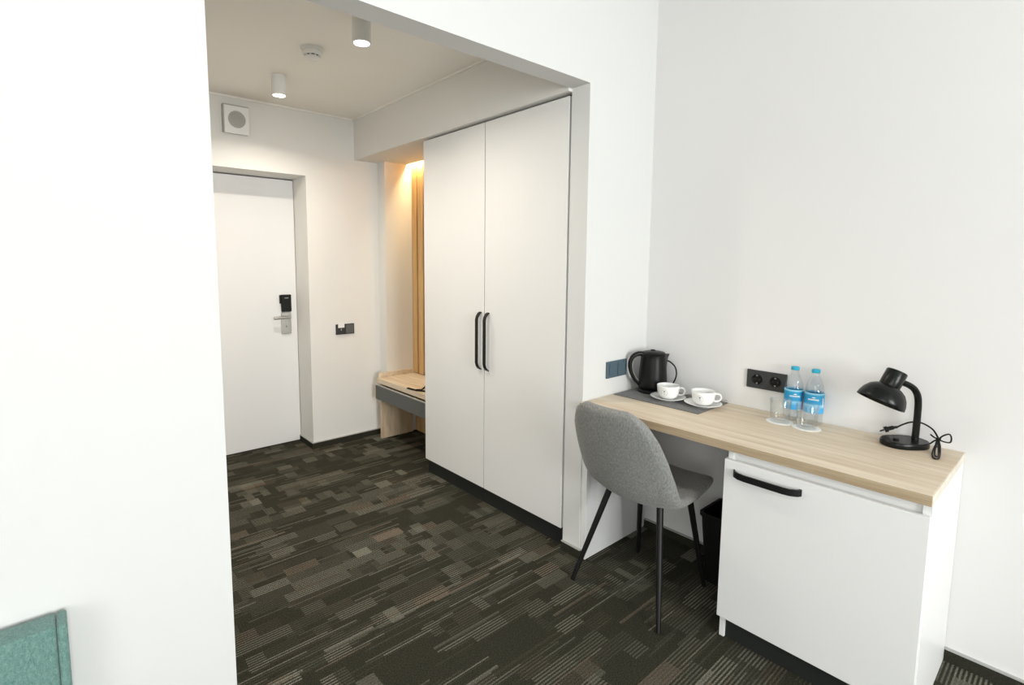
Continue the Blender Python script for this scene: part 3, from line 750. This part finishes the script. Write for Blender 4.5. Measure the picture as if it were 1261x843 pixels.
# coasters, tumblers, bottles
for (x, y, w) in ((-0.1235, -0.691, 'nearer the cups'), (-0.128, -0.788, 'nearer the lamp')):
    bm = bmesh.new(); pts = []
    for i in range(72):
        a = 2 * PI * i / 72; r = .0480 + .0012 * math.cos(18 * a); pts.append((r * math.cos(a), r * math.sin(a)))
    c_ = obj('coaster', prism(bm, pts, 0, .0014), 'paper_white'); c_.location = (x, y, ZT + .0003)
    tag(c_, 'white scalloped paper coaster under the tumbler %s' % w, 'coaster', 'paper coasters on the desk')
    g = obj('glass_tumbler', lathe(bmesh.new(), [(0, 0), (.0325, 0), (.0335, .002), (.0385, .090), (.0380, .0908), (.0372, .090), (.0325, .013), (.030, .0105), (0, .0100)], 48), 'clear_glass', None, True, angle=50)
    g.location = (x, y, ZT + .0020)
    tag(g, 'clear empty glass tumbler on a paper coaster %s' % w, 'glass', 'glass tumblers on coasters')
def make_bottle(loc, rz, label):
    t = thing('water_bottle', label, 'bottle', loc, rz, 'water bottles on the desk')
    R_ = .0335
    obj('bottle_body', lathe(bmesh.new(), [(0, .006), (.014, .006), (.022, .001), (.028, 0), (.0325, .004), (R_, .012), (R_ - .0012, .030), (R_, .040), (R_ - .001, .055), (R_ - .001, .110), (R_, .126), (.0325, .138), (.0285, .158), (.0215, .178), (.0145, .192), (.0125, .197), (.0125, .200), (.0148, .2005), (.0148, .2025), (.0120, .203), (.0120, .209), (0, .209)], 48), 'clear_bottle', t, True)
    w_ = lathe(bmesh.new(), [(0, .008), (.022, .003), (.0315, .006), (R_ - .0025, .014), (R_ - .0025, .126), (.0305, .138), (.0265, .158), (.0195, .178), (.016, .183), (0, .183)], 40)
    obj('water', w_, 'clear_water', t, True)
    obj('label_sleeve', lathe(bmesh.new(), [(R_ - .0006, .046), (R_ + .0004, .0465), (R_ + .0004, .1255), (R_ - .0006, .126)], 48), 'bottle_label', t, True)['label'] = 'blue paper label with white lettering'
    obj('cap', lathe(bmesh.new(), [(0, .217), (.0125, .217), (.0145, .2155), (.0150, .2135), (.0150, .204), (.0146, .2035), (0, .2035)], 40), 'cap_blue', t, True)['label'] = 'bright blue screw cap'
    rr = lambda v: R_ + .0006
    ang = math.pi
    polys = [[(-.006, .1075), (.006, .1075), (.0048, .1115), (.0022, .1100), (0, .1140), (-.0022, .1100), (-.0048, .1115)]]
    x_ = -.0195
    for wv in (.0036, .0032, .0038, .0030, .0036, .0034, .0038, .0032): 
        polys.append([(x_, .0985), (x_ + wv, .0985), (x_ + wv, .1040), (x_, .1040)]); x_ += wv + .0014
    polys.append([(-.016, .0945), (.016, .0945), (.016, .0958), (-.016, .0958)])
    obj('label_print', surf_mesh(rr, polys, ang), 'paper_white', t)
    polys = [[(.034, .070), (.039, .070), (.039, .108), (.034, .108)]]
    obj('label_side_print', surf_mesh(rr, polys, ang), 'paper_white', t)
    return t
make_bottle((-0.041, -0.708, ZT + .0003), math.radians(28), 'small water bottle with blue cap partly covering the socket')
make_bottle((-0.039, -0.781, ZT + .0003), math.radians(14), 'small water bottle with blue cap on the lamp side')

# desk lamp (local +x points where the shade leans)
lp = thing('desk_lamp', 'glossy black desk lamp with bent arm and dome shade', 'lamp', (-0.076, -1.076, ZT + .0002), math.radians(140))
bm = bmesh.new()
oval = [(.073 * math.copysign(abs(math.cos(a)) ** .85, math.cos(a)), .053 * math.copysign(abs(math.sin(a)) ** .85, math.sin(a))) for a in [2 * PI * i / 56 for i in range(56)]]
loft(bm, [[(p[0] * s_, p[1] * s_, z) for p in oval] for s_, z in ((.97, 0), (1.0, .003), (1.0, .013), (.985, .018), (.95, .021), (.945, .0205))])
obj('base', bm, 'black_gloss', lp, True)
obj('switch', lathe(bmesh.new(), [(0, .0255), (.007, .0255), (.0085, .024), (.0085, .0205), (0, .0205)], 20, Matrix.Translation((.030, .0, 0))), 'black_plastic', lp, True)
arm = catmull([(-.036, 0, .018), (-.037, 0, .06), (-.037, 0, .11), (-.036, 0, .15), (-.031, 0, .178), (-.018, 0, .200), (.002, 0, .214), (.026, 0, .224)], 7)
obj('arm', tube(bmesh.new(), arm, .0105, 18), 'black_gloss', lp, True)
tilt = math.radians(25.5)
mtx = Matrix.Translation((.097, 0, .154)) @ Matrix.Rotation(-tilt, 4, 'Y')
sh_ = obj('shade', lathe(bmesh.new(), [(.0715, 0), (.072, .001), (.070, .015), (.064, .033), (.053, .050), (.040, .060), (.032, .064), (.030, .064), (.038, .058), (.051, .048), (.062, .032), (.068, .015), (.070, .001), (.0715, 0)], 56, mtx), 'black_gloss', lp, True, angle=70)
obj('socket_housing', lathe(bmesh.new(), [(0, .060), (.0300, .060), (.0310, .063), (.0310, .117), (.0290, .1205), (.026, .1215), (0, .1215)], 48, mtx), 'black_gloss', lp, True)
obj('bulb', lathe(bmesh.new(), [(0, .012), (.014, .016), (.022, .030), (.020, .044), (.013, .062), (0, .062)], 24, mtx), 'paper_white', lp, True)
# its cord: out of the base, round the back with the plug, tied in a bundle on the right
bm = bmesh.new()
w2l = Matrix.Translation(Vector((-0.076, -1.076, ZT))) @ Matrix.Rotation(math.radians(140), 4, 'Z')
inv = w2l.inverted()
def L(p): return inv @ Vector(p)
path = [(-0.040, -1.046, .8005), (-0.037, -1.062, .814), (-0.034, -1.084, .827), (-0.034, -1.112, .830), (-0.036, -1.142, .815), (-0.045, -1.160, .790)]
tube(bm, [L(p) for p in catmull(path, 7)], .0028, 8)
kn = (-0.046, -1.160, .787)
def loop(pts): tube(bm, [L(p) for p in catmull([kn] + pts + [kn], 8)], .0024, 8)
loop([(-0.048, -1.171, .803), (-0.046, -1.186, .812), (-0.044, -1.192, .800), (-0.046, -1.190, .785), (-0.050, -1.176, .784)])
loop([(-0.075, -1.157, .7705), (-0.120, -1.158, .7545), (-0.165, -1.170, .7535), (-0.158, -1.180, .7540), (-0.110, -1.176, .758), (-0.070, -1.169, .772)])
loop([(-0.080, -1.160, .770), (-0.120, -1.164, .7575), (-0.148, -1.171, .7565), (-0.142, -1.177, .757), (-0.100, -1.170, .763)])
loop([(-0.056, -1.156, .777), (-0.070, -1.160, .768), (-0.066, -1.166, .770)])
tube(bm, [L(p) for p in catmull([kn, (-0.048, -1.150, .780), (-0.050, -1.140, .768), (-0.060, -1.128, .762)], 7)], .0026, 8)
tube(bm, [L(p) for p in catmull([kn, (-0.046, -1.148, .792), (-0.044, -1.138, .799)], 6)], .0026, 8)
tube(bm, [L(p) for p in ((-0.0462, -1.1585, .781), (-0.0458, -1.1612, .793))], .0065, 10)
obj('cord', bm, 'black_plastic', lp, True)
bm = bmesh.new()
tube(bm, [L(p) for p in catmull([(-0.040, -1.046, .8005), (-0.046, -1.036, .7975), (-0.052, -1.024, .7915), (-0.057, -1.014, .7860)], 5)], [.0045] * 5 + [.007] * 6 + [.0105] * 5, 12)
for d in (-.006, .006):
    tube(bm, [L((-0.057 + d, -1.014, .7860)), L((-0.062 + d, -1.003, .7800))], .0022, 8)
obj('plug', bm, 'black_plastic', lp, True)
